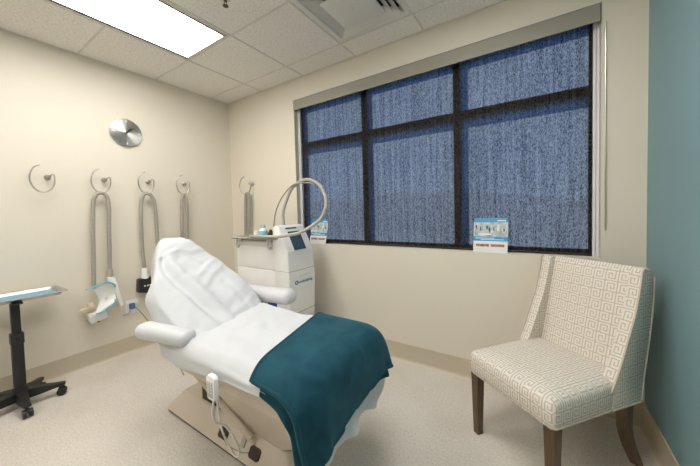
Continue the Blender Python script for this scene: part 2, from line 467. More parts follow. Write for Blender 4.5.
# leaning leaflets on the sill
def brochure(label, x0, x1, z1, seed):
    rnd = random.Random(seed)
    W, HT = x1-x0, z1-OZ0
    tilt = math.radians(13)
    t = thing('leaflet', label, 'leaflet', (x0, .006, OZ0+.001), 0, 'leaflets on the window sill')
    c, s = math.cos(tilt), math.sin(tilt)
    def fn(u, v, d): return Vector((x0+u*W, .006+v*HT*s-d*c, OZ0+.001+v*HT*c-d*s))
    def quad(name, m, u0, v0, u1, v1, d0, d1, parent):
        bm = B(); add_prism(bm, [(u0, v0), (u1, v0), (u1, v1), (u0, v1)], fn, d0, d1)
        return obj(name, bm, m, parent, smooth=False)
    quad('card', 'paper', 0, 0, 1, 1, 0, .0012, t)
    hd = quad('header_band', 'cyan', 0, .885, 1, .999, .0012, .0018, t)
    quad('brand_line', 'paper', .70, .915, .95, .95, .0018, .0021, hd)
    pic = quad('picture', 'picture', .02, .44, .98, .885, .0012, .0018, t)
    for k, (u, v, w, h, mm) in enumerate([(.05, .66, .06, .16, 'figure'), (.18, .62, .05, .15, 'figure'), (.36, .66, .09, .14, 'figure'), (.44, .57, .08, .2, 'figure'), (.58, .6, .05, .17, 'figure'), (.86, .6, .07, .12, 'figure'), (.68, .60, .10, .24, 'paper'), (.04, .5, .6, .06, 'paper'), (.79, .43, .15, .055, 'pink'), (.34, .48, .22, .02, 'figure')]):
        bm = B()
        n = 10; ol = [(u+w/2+w/2*math.cos(a)*(1-.5*rnd.random()), v+h/2+h/2*math.sin(a)*(1-.35*rnd.random())) for a in [2*PI*i/n for i in range(n)]]
        add_prism(bm, ol, fn, .0018, .0020+(.0004 if mm == 'figure' else 0) + .00002*k); obj('print', bm, mm, pic, smooth=False)
    tb = quad('title_band', 'cyan', 0, .33, 1, .46, .0012, .0019, t)
    for v, u0, u1 in ((.405, .06, .62), (.365, .22, .9)): quad('text_line', 'paper', u0, v, u1, v+.018, .0019, .0022, tb)
    for u0 in (.08, .52):
        quad('photo_strip', 'photo_strip', u0, .165, u0+.39, .24, .0012, .0018, t)
    quad('small_print', 'grid', .08, .08, .3, .095, .0012, .0016, t)
    return t
brochure('blue and white leaflet on the sill below the widest pane, nothing in front of it', 2.781, 2.998, 1.176, 3)
brochure('blue and white leaflet on the sill behind the arching machine hose', 1.238, 1.444, 1.174, 5)

# ------------------------------------------------------------------ ceiling fittings
def troffer(label, x0, x1, y0, y1, far=False):
    t = thing('ceiling_light', label, 'ceiling light', ((x0+x1)/2, (y0+y1)/2, H))
    bm = B(); w = .014
    for lo, hi in (((x0, y0), (x0+w, y1)), ((x1-w, y0), (x1, y1)), ((x0, y0), (x1, y0+w)), ((x0, y1-w), (x1, y1))):
        add_box(bm, (*lo, H-.004), (*hi, H+.09))
    add_box(bm, (x0, y0, H+.09), (x1, y1, H+.1))
    obj('frame', bm, 'grid', t, smooth=False)
    bm = B()
    for lo, hi in (((x0+w, y0+w), (x0+w+.018, y1-w)), ((x1-w-.018, y0+w), (x1-w, y1-w))):
        add_box(bm, (*lo, H-.003), (*hi, H+.02))
    tag(obj('gasket', bm, 'dark_gap', t, smooth=False), 'dark gap along the lens')
    bm = B(); add_box(bm, (x0+w+.018, y0+w, H+.001), (x1-w-.018, y1-w, H+.008)); obj('diffuser', bm, 'lamp', t, smooth=False)
troffer('glowing rectangular ceiling light in the ceiling above the treatment bed', LX0, LX1, LY0, LY1)
troffer('added ceiling light behind the camera, out of the picture', SX0, SX1, SY0, SY1)
troffer('added unseen ceiling light overhead beside the air vent, between chair and camera', TX0, TX1, TY0, TY1)

vt = thing('air_vent', 'square white four-way air diffuser in the ceiling by the window', 'vent', ((VX0+VX1)/2, (VY0+VY1)/2, H))
cx, cy = (VX0+VX1)/2, (VY0+VY1)/2; hw = (VX1-VX0)/2; hh = (VY1-VY0)/2
def ring(bm, s0, z0, s1, z1, th=.004):
    def q(s, z): return [Vector((cx+a*hw*s, cy+b*hh*s, z)) for a, b in ((-1, -1), (1, -1), (1, 1), (-1, 1))]
    A, C_ = q(s0, z0), q(s1, z1)
    lo = [bm.verts.new(p) for p in A]; hi = [bm.verts.new(p) for p in C_]
    lo2 = [bm.verts.new(p+Vector((0, 0, th))) for p in A]; hi2 = [bm.verts.new(p+Vector((0, 0, th))) for p in C_]
    for k in range(4):
        j = (k+1) % 4
        for f in ((lo[k], lo[j], hi[j], hi[k]), (lo2[k], hi2[k], hi2[j], lo2[j]), (lo[k], lo2[k], lo2[j], lo[j]), (hi[k], hi[j], hi2[j], hi2[k])): bm.faces.new(f)
bm = B(); ring(bm, 1.0, H-.003, .88, H-.003); ring(bm, .88, H-.003, .785, H+.03); obj('frame', bm, 'vent', vt, smooth=False)
for s in (.80, .665):
    bm = B(); ring(bm, s, H-.008, s-.15, H+.026); obj('louvre', bm, 'vent', vt, smooth=False)
bm = B(); add_box(bm, (cx-hw*.53, cy-hh*.53, H-.016), (cx+hw*.53, cy+hh*.53, H-.008), .002); obj('centre_plate', bm, 'vent', vt)
bm = B(); add_lathe(bm, [(.006, H-.019), (.006, H-.014)], (cx, cy, 0), 12); obj('screw', bm, 'grid', vt)
bm = B(); add_box(bm, (VX0, VY0, H+.05), (VX1, VY1, H+.055)); obj('duct_cavity', bm, 'cavity', vt, smooth=False)

sx, sy = 1.545, -1.06
sp = thing('sprinkler_head', 'small dark sprinkler head on the ceiling right of the light', 'sprinkler', (sx, sy, H))
bm = B(); add_lathe(bm, [(.034, H-.001), (.030, H-.010), (.012, H-.012)], (sx, sy, 0)); obj('escutcheon', bm, 'chrome', sp)
bm = B(); add_lathe(bm, [(.010, H-.012), (.010, H-.026), (.006, H-.030)], (sx, sy, 0), 16)
for s in (-1, 1): add_tube(bm, [(sx+s*.008, sy, H-.026), (sx+s*.014, sy, H-.040), (sx+s*.003, sy, H-.052)], .0025, 8)
obj('body', bm, 'brass', sp)
bm = B(); add_lathe(bm, [(.017, H-.052), (.017, H-.055)], (sx, sy, 0), 20); obj('deflector', bm, 'brass', sp)

# ------------------------------------------------------------------ wall clock
ck = thing('wall_clock', 'round brushed metal clock high on the left wall', 'clock', (0, -1.075, 2.022))
bm = B(); add_lathe(bm, [(.118, 0), (.122, .004), (.122, .022), (.117, .026)], (0, 0, 0), 64, 'x')
o = obj('dial', bm, 'clock'); o.parent = ck; 
for k in range(12):
    a = k*PI/6; bm = B(); big = k % 3 == 0
    r0, w = (.088 if big else .098), (.007 if big else .0025)
    add_box(bm, (.026, -w/2, r0), (.0275, w/2, .110), rot=Matrix.Rotation(-a, 3, 'X'), pivot=(0, 0, 0))
    o = obj('hour_mark', bm, 'white' if big else 'brush_dark', smooth=False); o.parent = ck
for nm, a, ln, w in (('hour_hand', 40, .055, .006), ('minute_hand', 52, .082, .004)):
    bm = B(); add_box(bm, (.0285, -w/2, -.018), (.030, w/2, ln), rot=Matrix.Rotation(math.radians(-a), 3, 'X'), pivot=(0, 0, 0))
    o = obj(nm, bm, 'brush_dark', smooth=False); o.parent = ck
bm = B(); add_lathe(bm, [(.007, .026), (.007, .033)], (0, 0, 0), 16, 'x'); o = obj('hub', bm, 'brush_dark'); o.parent = ck

# ------------------------------------------------------------------ open ring hooks
def ring_hook(label, fn, a0=98):
    """fn(a, z, d): along the wall, up, off the wall, about the ring centre"""
    t = thing('hose_hook', label, 'wall hook', fn(.035, .015, 0), 0, 'open ring hooks on the walls')
    bm = B(); bm2 = B()
    n = 20; prof = [(.020, 0), (.020, .006), (.012, .012), (.009, .046), (.012, .050)]
    rings = []
    for r, d in prof:
        rings.append([bm.verts.new(fn(.038+r*math.cos(2*PI*k/n), .016+r*math.sin(2*PI*k/n), d)) for k in range(n)])
    for P_, Q_ in zip(rings, rings[1:]):
        for k in range(n): bm.faces.new((P_[k], P_[(k+1) % n], Q_[(k+1) % n], Q_[k]))
    bm.faces.new(rings[0][::-1]); bm.faces.new(rings[-1])
    obj('mount', bm, 'chrome', t)
    pts = []
    for k in range(40):
        a = math.radians(a0 + (378-a0)*k/39)
        pts.append(fn(.066*math.cos(a), .101*math.sin(a), .062))
    pts += [fn(.060, .036, .058), fn(.052, .034, .054), fn(.044, .024, .050), fn(.038, .016, .048)]
    rr = [.0054]*len(pts)
    add_tube(bm2, pts, rr, 10); obj('ring', bm2, 'chrome', t)
ZR = 1.558
hooks = [(-1.638, 1.556, 'open metal ring hook on the left wall with nothing hanging from it'),
         (-1.292, 1.562, 'open metal ring hook carrying the hose with the white paddle'),
         (-.953, 1.570, 'open metal ring hook carrying the hose with the black head'),
         (-.612, 1.572, 'open metal ring hook on the left wall nearest the room corner')]
for y, z, lb in hooks: ring_hook(lb, lambda a, h, d, y=y, z=z: Vector((d, y+a, z+h)))
ring_hook('open metal ring hook on the window wall above the treatment machine', lambda a, h, d: Vector((.345+a*1.5, -d, 1.578+h)))

# ------------------------------------------------------------------ vacuum hoses with applicators
def hose_mesh(bm, pts, r=.0150, n=14):
    add_tube(bm, spline(pts, n), r, 14, ribs=.035)
hl = {'p': 'grey hoses draped over the ring hooks'}
# the one with the white paddle
v1 = thing('applicator_hose', 'grey hose on its hook ending in a white curved paddle', 'hose', (.06, -1.31, .6), 0, hl['p'])
bm = B(); hose_mesh(bm, [(.06, -1.379, .66), (.06, -1.371, .898), (.06, -1.363, 1.149), (.06, -1.352, 1.357), (.06, -1.333, 1.437), (.06, -1.297, 1.461), (.06, -1.262, 1.437), (.06, -1.248, 1.358), (.06, -1.256, 1.141), (.06, -1.262, .924), (.06, -1.267, .77)])
obj('hose', bm, 'hose', v1)
bm = B(); add_lathe(bm, [(.023, .735), (.023, .79), (.0195, .80)], (.06, -1.267, 0), 20); tag(obj('collar', bm, 'rail', v1), 'darker ribbed collar')
bm = B(); add_prism(bm, [(-1.292, .742), (-1.240, .730), (-1.224, .67), (-1.188, .470), (-1.212, .452), (-1.236, .56), (-1.276, .66)], lambda u, v, d: Vector((d, u, v)), .035, .085, .008)
obj('grip_bar', bm, 'white', v1)
# saddle-shaped paddle: curved sheet between two arcs
def saddle(bm, y0, y1, ztop, zbot, x0, th, waist):
    rows = []
    nr, nc = 14, 14
    for side in (0, 1):
        for i in range(nr+1) if side == 0 else range(nr, -1, -1):
            t = i/nr; row = []
            zc = ztop(0)+(zbot(0)-ztop(0))*t
            for k in range(nc+1):
                s = k/nc
                z = ztop(s)+(zbot(s)-ztop(s))*t
                yl = y0+waist*math.sin(PI*t)
                y = yl+(y1-yl)*s
                x = x0+.030*(4*(t-.5)**2)+.0*s-(th if side else 0)
                row.append(Vector((x, y, z)))
            rows.append(row)
    rows.append(rows[0])
    add_grid(bm, rows)
bm = B(); saddle(bm, -1.395, -1.245, lambda s: .655+.035*math.sin(PI*s), lambda s: .450+.080*s, .085, .014, .040)
obj('paddle', bm, 'white', v1)
bm = B()
add_tube(bm, spline([(.115, -1.445, .672), (.115, -1.40, .680), (.117, -1.35, .698), (.117, -1.30, .700), (.115, -1.258, .672), (.112, -1.25, .65)], 8), .0065, 10)
tag(obj('gel_rim', bm, 'teal_gel', v1), 'aqua rim along the paddle top'); bm = B()
add_tube(bm, spline([(.112, -1.39, .455), (.115, -1.345, .463), (.115, -1.30, .488), (.112, -1.265, .508), (.108, -1.252, .545)], 8), .0065, 10)
tag(obj('gel_rim', bm, 'teal_gel', v1), 'aqua rim along the paddle foot')
bm = B(); add_prism(bm, [(-1.474, .500), (-1.392, .520), (-1.370, .505), (-1.375, .478), (-1.466, .468)], lambda u, v, d: Vector((d, u, v)), .03, .065, .008)
tag(obj('handle', bm, 'cream_handle', v1), 'cream handle')
bm = B(); add_prism(bm, [(-1.433, .458), (-1.320, .470), (-1.300, .395), (-1.415, .372)], lambda u, v, d: Vector((d, u, v)), .02, .085, .008)
obj('cradle', bm, 'white', v1)
bm = B(); add_lathe(bm, [(.019, .50), (.022, .53), (.017, .55)], (.07, -1.41, 0), 16); obj('button', bm, 'cream_handle', v1)
bm = B(); add_lathe(bm, [(.008, .366), (.008, .376)], (.055, -1.36, 0), 12); obj('foot_screw', bm, 'black', v1)
bm = B(); add_lathe(bm, [(.009, .112), (.009, .116)], (0, 0, 0), 12, 'x'); 
for v in bm.verts: v.co += Vector((-.016, -1.31, .565))
obj('round_badge', bm, 'grid', v1)
# the one with the black head
v2 = thing('applicator_hose', 'grey hose on its hook ending in a small black head', 'hose', (.06, -.95, .6), 0, hl['p'])
bm = B(); hose_mesh(bm, [(.06, -1.003, .745), (.06, -1.013, .936), (.06, -1.012, 1.171), (.06, -1.003, 1.377), (.06, -.985, 1.445), (.06, -.952, 1.468), (.06, -.911, 1.440), (.06, -.890, 1.359), (.06, -.882, 1.115), (.06, -.882, .86), (.06, -.885, .6), (.06, -.90, .50)])
obj('hose', bm, 'hose', v2)
bm = B(); add_lathe(bm, [(.030, .665), (.029, .70), (.024, .725), (.024, .755), (.0195, .765)], (.058, -1.003, 0), 24); obj('cuff', bm, 'white', v2)
bm = B(); add_prism(bm, [(-1.062, .668), (-.945, .672), (-.950, .512), (-1.070, .545)], lambda u, v, d: Vector((d, u, v)), .02, .085, .008); tag(obj('head', bm, 'black', v2), 'black box head')
bm = B()
for a in (-1.025, -1.0, -.98): add_box(bm, (.085, a, .592), (.0865, a+.013, .606), .001)
obj('label_mark', bm, 'white', v2)
bm = B(); add_lathe(bm, [(.021, .45), (.021, .51)], (.06, -.90, 0), 16); obj('end_plug', bm, 'black', v2)
# the one in the corner, its ends behind the bed
v3 = thing('applicator_hose', 'grey hose hanging doubled between bed headrest and room corner', 'hose', (.06, -.61, .6), 0, hl['p'])
bm = B(); hose_mesh(bm, [(.06, -.66, .55), (.06, -.651, .994), (.06, -.640, 1.255), (.06, -.630, 1.42), (.06, -.610, 1.466), (.06, -.588, 1.42), (.06, -.588, 1.254), (.06, -.6, .989), (.06, -.61, .55)]); obj('hose', bm, 'hose', v3)
bm = B(); add_lathe(bm, [(.024, .48), (.024, .56)], (.06, -.66, 0), 16); add_lathe(bm, [(.024, .48), (.024, .56)], (.06, -.61, 0), 16); obj('cuff', bm, 'white', v3)
v4 = thing('applicator_hose', 'grey hose hanging on the window wall behind the machine', 'hose', (.36, -.06, .6), 0, hl['p'])
bm = B(); hose_mesh(bm, [(.315, -.06, .55), (.318, -.06, .944), (.330, -.06, 1.236), (.343, -.06, 1.43), (.366, -.06, 1.482), (.398, -.06, 1.44), (.392, -.06, 1.235), (.372, -.06, .946), (.37, -.06, .55)], r=.018); obj('hose', bm, 'hose', v4)
bm = B(); add_lathe(bm, [(.026, .48), (.026, .56)], (.315, -.06, 0), 16); add_lathe(bm, [(.026, .48), (.026, .56)], (.37, -.06, 0), 16); obj('cuff', bm, 'white', v4)

# ------------------------------------------------------------------ outlet and cord
ot = thing('power_outlet', 'white double wall outlet under the black hose head', 'outlet', (0, -1.097, .418))
bm = B(); add_box(bm, (0, -1.148, .355), (.007, -1.046, .480), .004); obj('cover_plate', bm, 'white', ot)
for y in (-1.123, -1.072):
    bm = B(); add_box(bm, (.007, y-.018, .395), (.0095, y+.018, .445), .004); obj('socket', bm, 'white_metal', ot)
pc = thing('power_cable', 'grey cord with blue plug running from wall outlet down to floor', 'power cable', (.03, -1.10, .42))
bm = B(); add_box(bm, (.0096, -1.128, .398), (.045, -1.085, .452), .008); tag(obj('plug', bm, 'plug_blue', pc), 'blue plug')
bm = B(); add_tube(bm, spline([(.04, -1.09, .41), (.06, -1.078, .395), (.05, -1.018, .297), (.055, -.978, .20), (.06, -.945, .07), (.12, -.93, .012), (.24, -.96, .006), (.36, -.95, .006), (.55, -.99, .006), (.85, -1.08, .006)], 10), .0045, 8); obj('cable', bm, 'hose_thin', pc)
bm = B(); add_tube(bm, spline([(.02, -1.128, .392), (.04, -1.135, .375), (.03, -1.16, .362), (.012, -1.175, .352)], 6), .004, 8); obj('pigtail', bm, 'hose_thin', pc)

# ------------------------------------------------------------------ instrument stand
hx, hy = .268, -1.842
ms = thing('instrument_stand', 'stainless tray on black five-legged wheeled stand by the left wall', 'tray stand', (hx, hy, 0))
bm = B(); add_box(bm, (hx-.027, hy-.027, .075), (hx+.027, hy+.027, .44), .004); add_box(bm, (hx-.034, hy-.034, .06), (hx+.034, hy+.034, .13), .006); obj('outer_column', bm, 'black_paint', ms)
bm = B(); add_box(bm, (hx-.021, hy-.021, .44), (hx+.021, hy+.021, .715), .003); obj('inner_column', bm, 'black_paint', ms)
bm = B(); add_box(bm, (hx-.031, hy-.031, .43), (hx+.031, hy+.031, .50), .004); obj('height_collar', bm, 'black', ms)
bm = B(); add_tube(bm, [(hx+.03, hy, .465), (hx+.055, hy, .465)], .012, 12); obj('knob', bm, 'black', ms)
a0 = math.atan2(-1.657-hy, .328-hx)
for k in range(5):
    a = a0+2*PI*k/5; ca, sa = math.cos(a), math.sin(a)
    def P(r, s, z): return Vector((hx+ca*r-sa*s, hy+sa*r+ca*s, z))
    bm = B()
    secs = [(.02, .032, .052, .115), (.10, .028, .058, .105), (.15, .023, .064, .094), (.195, .019, .068, .088), (.215, .016, .070, .086)]
    add_grid(bm, [[P(r, -w, z0), P(r, w, z0), P(r, w*.8, z1), P(r, -w*.8, z1)] for r, w, z0, z1 in secs], close=True)
    for e in (0, -1):
        r, w, z0, z1 = secs[e]
        vs = [bm.verts.new(p) for p in (P(r, -w, z0), P(r, w, z0), P(r, w*.8, z1), P(r, -w*.8, z1))]; bm.faces.new(vs)
    bmesh.ops.remove_doubles(bm, verts=bm.verts, dist=1e-5)
    leg = obj('leg', bm, 'black_paint', ms)
    bm = B()
    for s in (-.014, .014):
        add_tube(bm, [P(.195, s-.009, .026), P(.195, s+.009, .026)], .026, 18)
    add_tube(bm, [P(.195, -.004, .045), P(.195, .004, .045)], .02, 14)
    add_tube(bm, [P(.195, 0, .035), P(.195, 0, .075)], .008, 10)
    obj('caster', bm, 'black', leg)
bm = B(); add_box(bm, (hx-.16, hy-.025, .706), (hx+.11, hy+.025, .716), .002); add_box(bm, (hx-.012, hy-.2, .706), (hx+.012, hy+.2, .716), .002)
obj('tray_support', bm, 'black_paint', ms)
# tray: rolled rim, sloping sides, sunken floor
tx0, tx1, ty0, ty1 = .075, .385, -2.10, -1.598
def rr(x0, x1, y0, y1, r, z, n=5):
    pts = []
    for cx_, cy_, s in ((x1-r, y1-r, 0), (x0+r, y1-r, 90), (x0+r, y0+r, 180), (x1-r, y0+r, 270)):
        for k in range(n+1):
            a = math.radians(s+90*k/n); pts.append(Vector((cx_+r*math.cos(a), cy_+r*math.sin(a), z)))
    return pts
bm = B()
secs = [rr(tx0+d, tx1-d, ty0+d, ty1-d, .03, z) for d, z in ((0.002, .738), (0, .742), (.004, .745), (.022, .743), (.034, .722))]
V = add_grid(bm, secs, close=True); bm.faces.new(V[-1])
V2 = add_grid(bm, [rr(tx0+d, tx1-d, ty0+d, ty1-d, .03, z) for d, z in ((.002, .738), (.020, .738), (.034, .717))], close=True); bm.faces.new(V2[-1])
tr = obj('tray', bm, 'steel', ms)
bm = B(); add_box(bm, (tx0+.04, ty0+.04, .7225), (tx1-.04, ty1-.04, .726), .001); obj('tray_liner', bm, 'tray_liner', tr)

# ------------------------------------------------------------------ treatment machine
mc = thing('treatment_machine', 'white wheeled treatment machine with screen standing by the window', 'medical machine', (1.1, -.35, 0))
bm = B(); add_box(bm, (.755, -.495, .7535), (1.335, -.215, .985), .007, 3); obj('upper_housing', bm, 'white', mc)
bm = B(); add_box(bm, (.755, -.495, .47), (1.335, -.215, .752), .007, 3); obj('lower_housing', bm, 'white', mc)
bm = B(); add_box(bm, (.775, -.500, .955), (1.30, -.21, 1.010), .012, 3); obj('lid', bm, 'white_metal', mc)
bm = B(); add_box(bm, (.765, -.48, .115), (1.35, -.23, .474), .02, 3); add_box(bm, (1.2, -.50, .10), (1.475, -.165, .29), .03, 3); tag(obj('base', bm, 'blue', mc), 'blue base')
prof = [(1.300, .29), (1.444, .29), (1.458, .36), (1.463, .70), (1.455, .92), (1.352, 1.128), (1.325, 1.146), (1.285, 1.135), (1.275, 1.10), (1.30, .98)]
bm = B(); add_prism(bm, prof, lambda u, v, d: Vector((u, d, v)), -.515, -.195, .014, 3); tw = obj('front_tower', bm, 'white', mc)
def slope(s, y, d=0):
    a = Vector((1.455, 0, .92)); b = Vector((1.352, 0, 1.128)); p = a+(b-a)*s; n = Vector((.208, 0, .103)).normalized()
    return Vector((p.x, y, p.z))+n*d
def sl_prism(name, pts, m, d0, d1, bev=0):
    bm = B(); add_prism(bm, pts, lambda u, v, d: slope(v, u, d), d0, d1, bev); return obj(name, bm, m, tw)
sc = sl_prism('screen', [(-.43, .05), (-.285, .05), (-.285, .80), (-.43, .80)], 'screen', -.002, .004, .002)
sl_prism('screen_bezel', [(-.445, .0), (-.27, .0), (-.27, .035), (-.445, .035)], 'white_metal', -.002, .003)
sl_prism('top_slot', [(-.44, .91), (-.31, .91), (-.31, .955), (-.44, .955)], 'black', -.002, .003)
for z in (.757, .395):
    bm = B(); add_box(bm, (1.275, -.5158, z), (1.4642, -.1945, z+.003)); obj('seam', bm, 'rail', tw, smooth=False)
# side mark: ring emblem and lettering
bm = B(); pts = [Vector((1.4645, -.432+.014*math.cos(a), .655+.014*math.sin(a))) for a in [2*PI*k/20 for k in range(20)]]; add_tube(bm, pts, .0042, 6, closed=True); obj('emblem', bm, 'blue_ink', tw)
def text(body, size, m, mw, parent, name='lettering'):
    c = bpy.data.curves.new(name, 'FONT'); c.body = body; c.size = size; c.extrude = .0006; c.offset = .0004
    t = bpy.data.objects.new(name, c); COL.objects.link(t)
    bpy.context.view_layer.update()
    me = bpy.data.meshes.new_from_object(t.evaluated_get(bpy.context.evaluated_depsgraph_get()))
    bpy.data.objects.remove(t)
    me.materials.clear(); me.materials.append(M[m]); me.transform(mw)
    o = bpy.data.objects.new(name, me); COL.objects.link(o); o.parent = parent; o.matrix_parent_inverse = parent.matrix_basis.inverted()
    return o
MY = Matrix(((0, 0, 1, 1.4648), (1, 0, 0, -.412), (0, 1, 0, .645), (0, 0, 0, 1)))
text('coolsculpting', .034, 'blue_ink', MY, tw)
bm = B(); add_prism(bm, [(-.40, .70), (-.25, .70), (-.26, .72), (-.39, .715)], lambda u, v, d: Vector((d, u, v)), 1.455, 1.466, .003); obj('badge_ridge', bm, 'white_metal', tw)
# rail with hooks
bm = B()
loop = spline([(.775, -.535, 1.030), (.79, -.545, 1.030), (1.05, -.545, 1.033), (1.30, -.545, 1.036), (1.36, -.535, 1.036)], 6)
add_tube(bm, loop, .012, 12); add_tube(bm, spline([(.775, -.535, 1.03), (.77, -.4, 1.03), (.775, -.2, 1.03), (.80, -.185, 1.03), (1.27, -.185, 1.035)], 6), .012, 12)
add_box(bm, (.79, -.53, 1.016), (1.28, -.2, 1.024), .002)
for x in (.845, 1.275): add_box(bm, (x-.008, -.50, .985), (x+.008, -.47, 1.018)); 
rail = obj('tray_rail', bm, 'rail', mc)
for x in (.835, 1.262):
    bm = B(); add_tube(bm, spline([(x, -.545, 1.03), (x, -.55, .99), (x+.003, -.552, .965), (x+.016, -.555, .950), (x+.034, -.555, .953), (x+.040, -.555, .968)], 6), .009, 10); obj('side_hook', bm, 'rail', rail)
for x, y in ((.86, -.43), (.86, -.28), (1.40, -.45), (1.40, -.22)):
    bm = B(); add_tube(bm, [(x, y-.014, .038), (x, y+.014, .038)], .038, 18); add_box(bm, (x-.02, y-.02, .07), (x+.02, y+.02, .118), .004); obj('caster', bm, 'black', mc)
bm = B(); add_tube(bm, spline([(1.20, -.30, 1.02), (1.20, -.30, 1.127), (1.192, -.3, 1.23), (1.222, -.3, 1.321), (1.304, -.3, 1.454), (1.393, -.3, 1.51), (1.488, -.3, 1.533), (1.577, -.31, 1.513), (1.700, -.38, 1.465), (1.76, -.39, 1.382), (1.772, -.40, 1.287), (1.722, -.42, 1.184), (1.629, -.46, 1.118), (1.59, -.53, 1.086), (1.50, -.56, 1.070), (1.41, -.57, 1.058), (1.31, -.57, 1.054), (1.163, -.56, 1.052), (1.03, -.55, 1.050)], 8), .0135, 14, ribs=.02)
tag(obj('main_hose', bm, 'hose_lt', mc), 'light grey hose arching in a loop above the machine')
bm = B(); add_tube(bm, spline([(1.05, -.34, 1.04), (1.071, -.32, 1.07), (1.107, -.32, 1.231), (1.166, -.32, 1.342), (1.248, -.32, 1.429), (1.351, -.32, 1.495), (1.459, -.32, 1.505), (1.55, -.325, 1.497), (1.60, -.33, 1.475)], 8), .0055, 8)
tag(obj('signal_cable', bm, 'hose_thin', mc), 'thin dark cable beside the loop')
bm = B(); add_lathe(bm, [(.026, 1.024), (.028, 1.05), (.018, 1.075), (.010, 1.095)], (1.06, -.34, 0), 20); tag(obj('connector', bm, 'black', mc), 'black connector')
bm = B(); add_lathe(bm, [(.021, 1.0), (.021, 1.12), (.018, 1.13)], (1.20, -.30, 0), 20); obj('hose_socket', bm, 'hose', mc)
bt = thing('gel_bottle', 'small aqua bottle on the tray rail of the treatment machine', 'bottle', (1.03, -.40, 1.0245))
bm = B(); add_lathe(bm, [(.036, 1.0245), (.038, 1.03), (.038, 1.085), (.034, 1.10), (.018, 1.112)], (1.03, -.40, 0), 28); obj('body', bm, 'white', bt)
bm = B(); add_lathe(bm, [(.0385, 1.04), (.0385, 1.088)], (1.03, -.40, 0), 28); obj('label', bm, 'bottle', bt)
bm = B(); add_lathe(bm, [(.020, 1.112), (.020, 1.138), (.017, 1.142)], (1.03, -.40, 0), 20); obj('cap', bm, 'bottle', bt)
wc = thing('gel_cup', 'small white cup on the machine rail beside the aqua bottle', 'cup', (.965, -.42, 1.0245))
bm = B(); add_lathe(bm, [(.026, 1.0245), (.030, 1.09), (.027, 1.09), (.024, 1.03)], (.965, -.42, 0), 24); obj('cup_body', bm, 'white', wc)

# ------------------------------------------------------------------ treatment bed
YC = -1.245
bd = thing('treatment_bed', 'reclining white treatment bed on a beige motorised base', 'treatment bed', (1.75, YC, 0))
# base with sloping flanks
def base_loft(bm, secs):
    V = add_grid(bm, [rr(x0, x1, y0, y1, r, z) for x0, x1, y0, y1, r, z in secs], close=True)
    bm.faces.new(V[0][::-1]); bm.faces.new(V[-1])
bm = B(); base_loft(bm, [(1.17, 2.27, -1.345, -1.07, .03, .014), (1.165, 2.275, -1.350, -1.065, .03, .022), (1.255, 2.20, -1.292, -1.115, .03, .125), (1.27, 2.185, -1.282, -1.125, .03, .135)])
bs = obj('base', bm, 'bed_beige', bd)
bm = B(); add_box(bm, (1.175, -1.340, .0), (2.265, -1.075, .014)); tag(obj('floor_gasket', bm, 'dark_gap', bs, smooth=False), 'dark gasket and shadow line at the floor')  # strip doubles as the dark shadow line below the base edge
def flank(x, s, d=0):
    a = Vector((0, -1.350, .022)); b = Vector((0, -1.292, .125)); n = Vector((0, -.103, .058)).normalized()
    p = a+(b-a)*s+n*d; return Vector((x, p.y, p.z))
for x in (1.752, 2.005):
    bm = B(); add_prism(bm, [(x-.036, .36), (x-.026, .29), (x+.026, .29), (x+.036, .36), (x+.036, .66), (x+.026, .73), (x-.026, .73), (x-.036, .66)], lambda u, v, d: flank(u, v, d), -.004, .010, .003)
    tag(obj('foot_pedal', bm, 'pedal', bs), 'dark brown foot pedal')
bm = B(); add_tube(bm, [flank(x, s, .004) for x, s in ((1.775, .3), (1.80, .2), (1.86, .22), (1.93, .3), (1.965, .42))], .0028, 8); obj('pedal_cable', bm, 'hose_thin', bs)
bm = B(); add_prism(bm, [(1.895, .45), (1.925, .45), (1.925, .85), (1.895, .85)], lambda u, v, d: flank(u, v, d), -.002, .008, .002); obj('pedal_plug', bm, 'rail', bs)
# lift: sloping cover, inner column, upper carriage
bm = B(); base_loft(bm, [(1.86, 2.17, -1.285, -1.13, .02, .13), (1.80, 2.40, -1.36, -1.08, .03, .30), (1.78, 2.46, -1.42, -1.06, .03, .42), (1.78, 2.46, -1.425, -1.055, .03, .44)]); obj('lift_cover', bm, 'bed_beige', bd)
bm = B(); add_box(bm, (1.45, -1.27, .12), (1.90, -1.14, .42), .01); tag(obj('lift_column', bm, 'dark_gap', bd), 'lift column coloured dark for the shade in the gap')  # near-black colour stands for the shadow between base and upper frame
bm = B(); add_box(bm, (1.50, -1.445, .425), (2.46, -1.04, .545), .018, 3); obj('upper_frame', bm, 'bed_beige', bd)
bm = B(); add_tube(bm, [(1.60, -1.40, .43), (1.98, -1.32, .14)], .018, 10); add_tube(bm, [(1.60, -1.10, .43), (1.98, -1.15, .14)], .018, 10); obj('lift_arm', bm, 'bed_beige', bd)
bm = B(); add_box(bm, (1.62, -1.51, .54), (2.505, -.965, .642), .035, 4); obj('seat_cushion', bm, 'vinyl', bd)
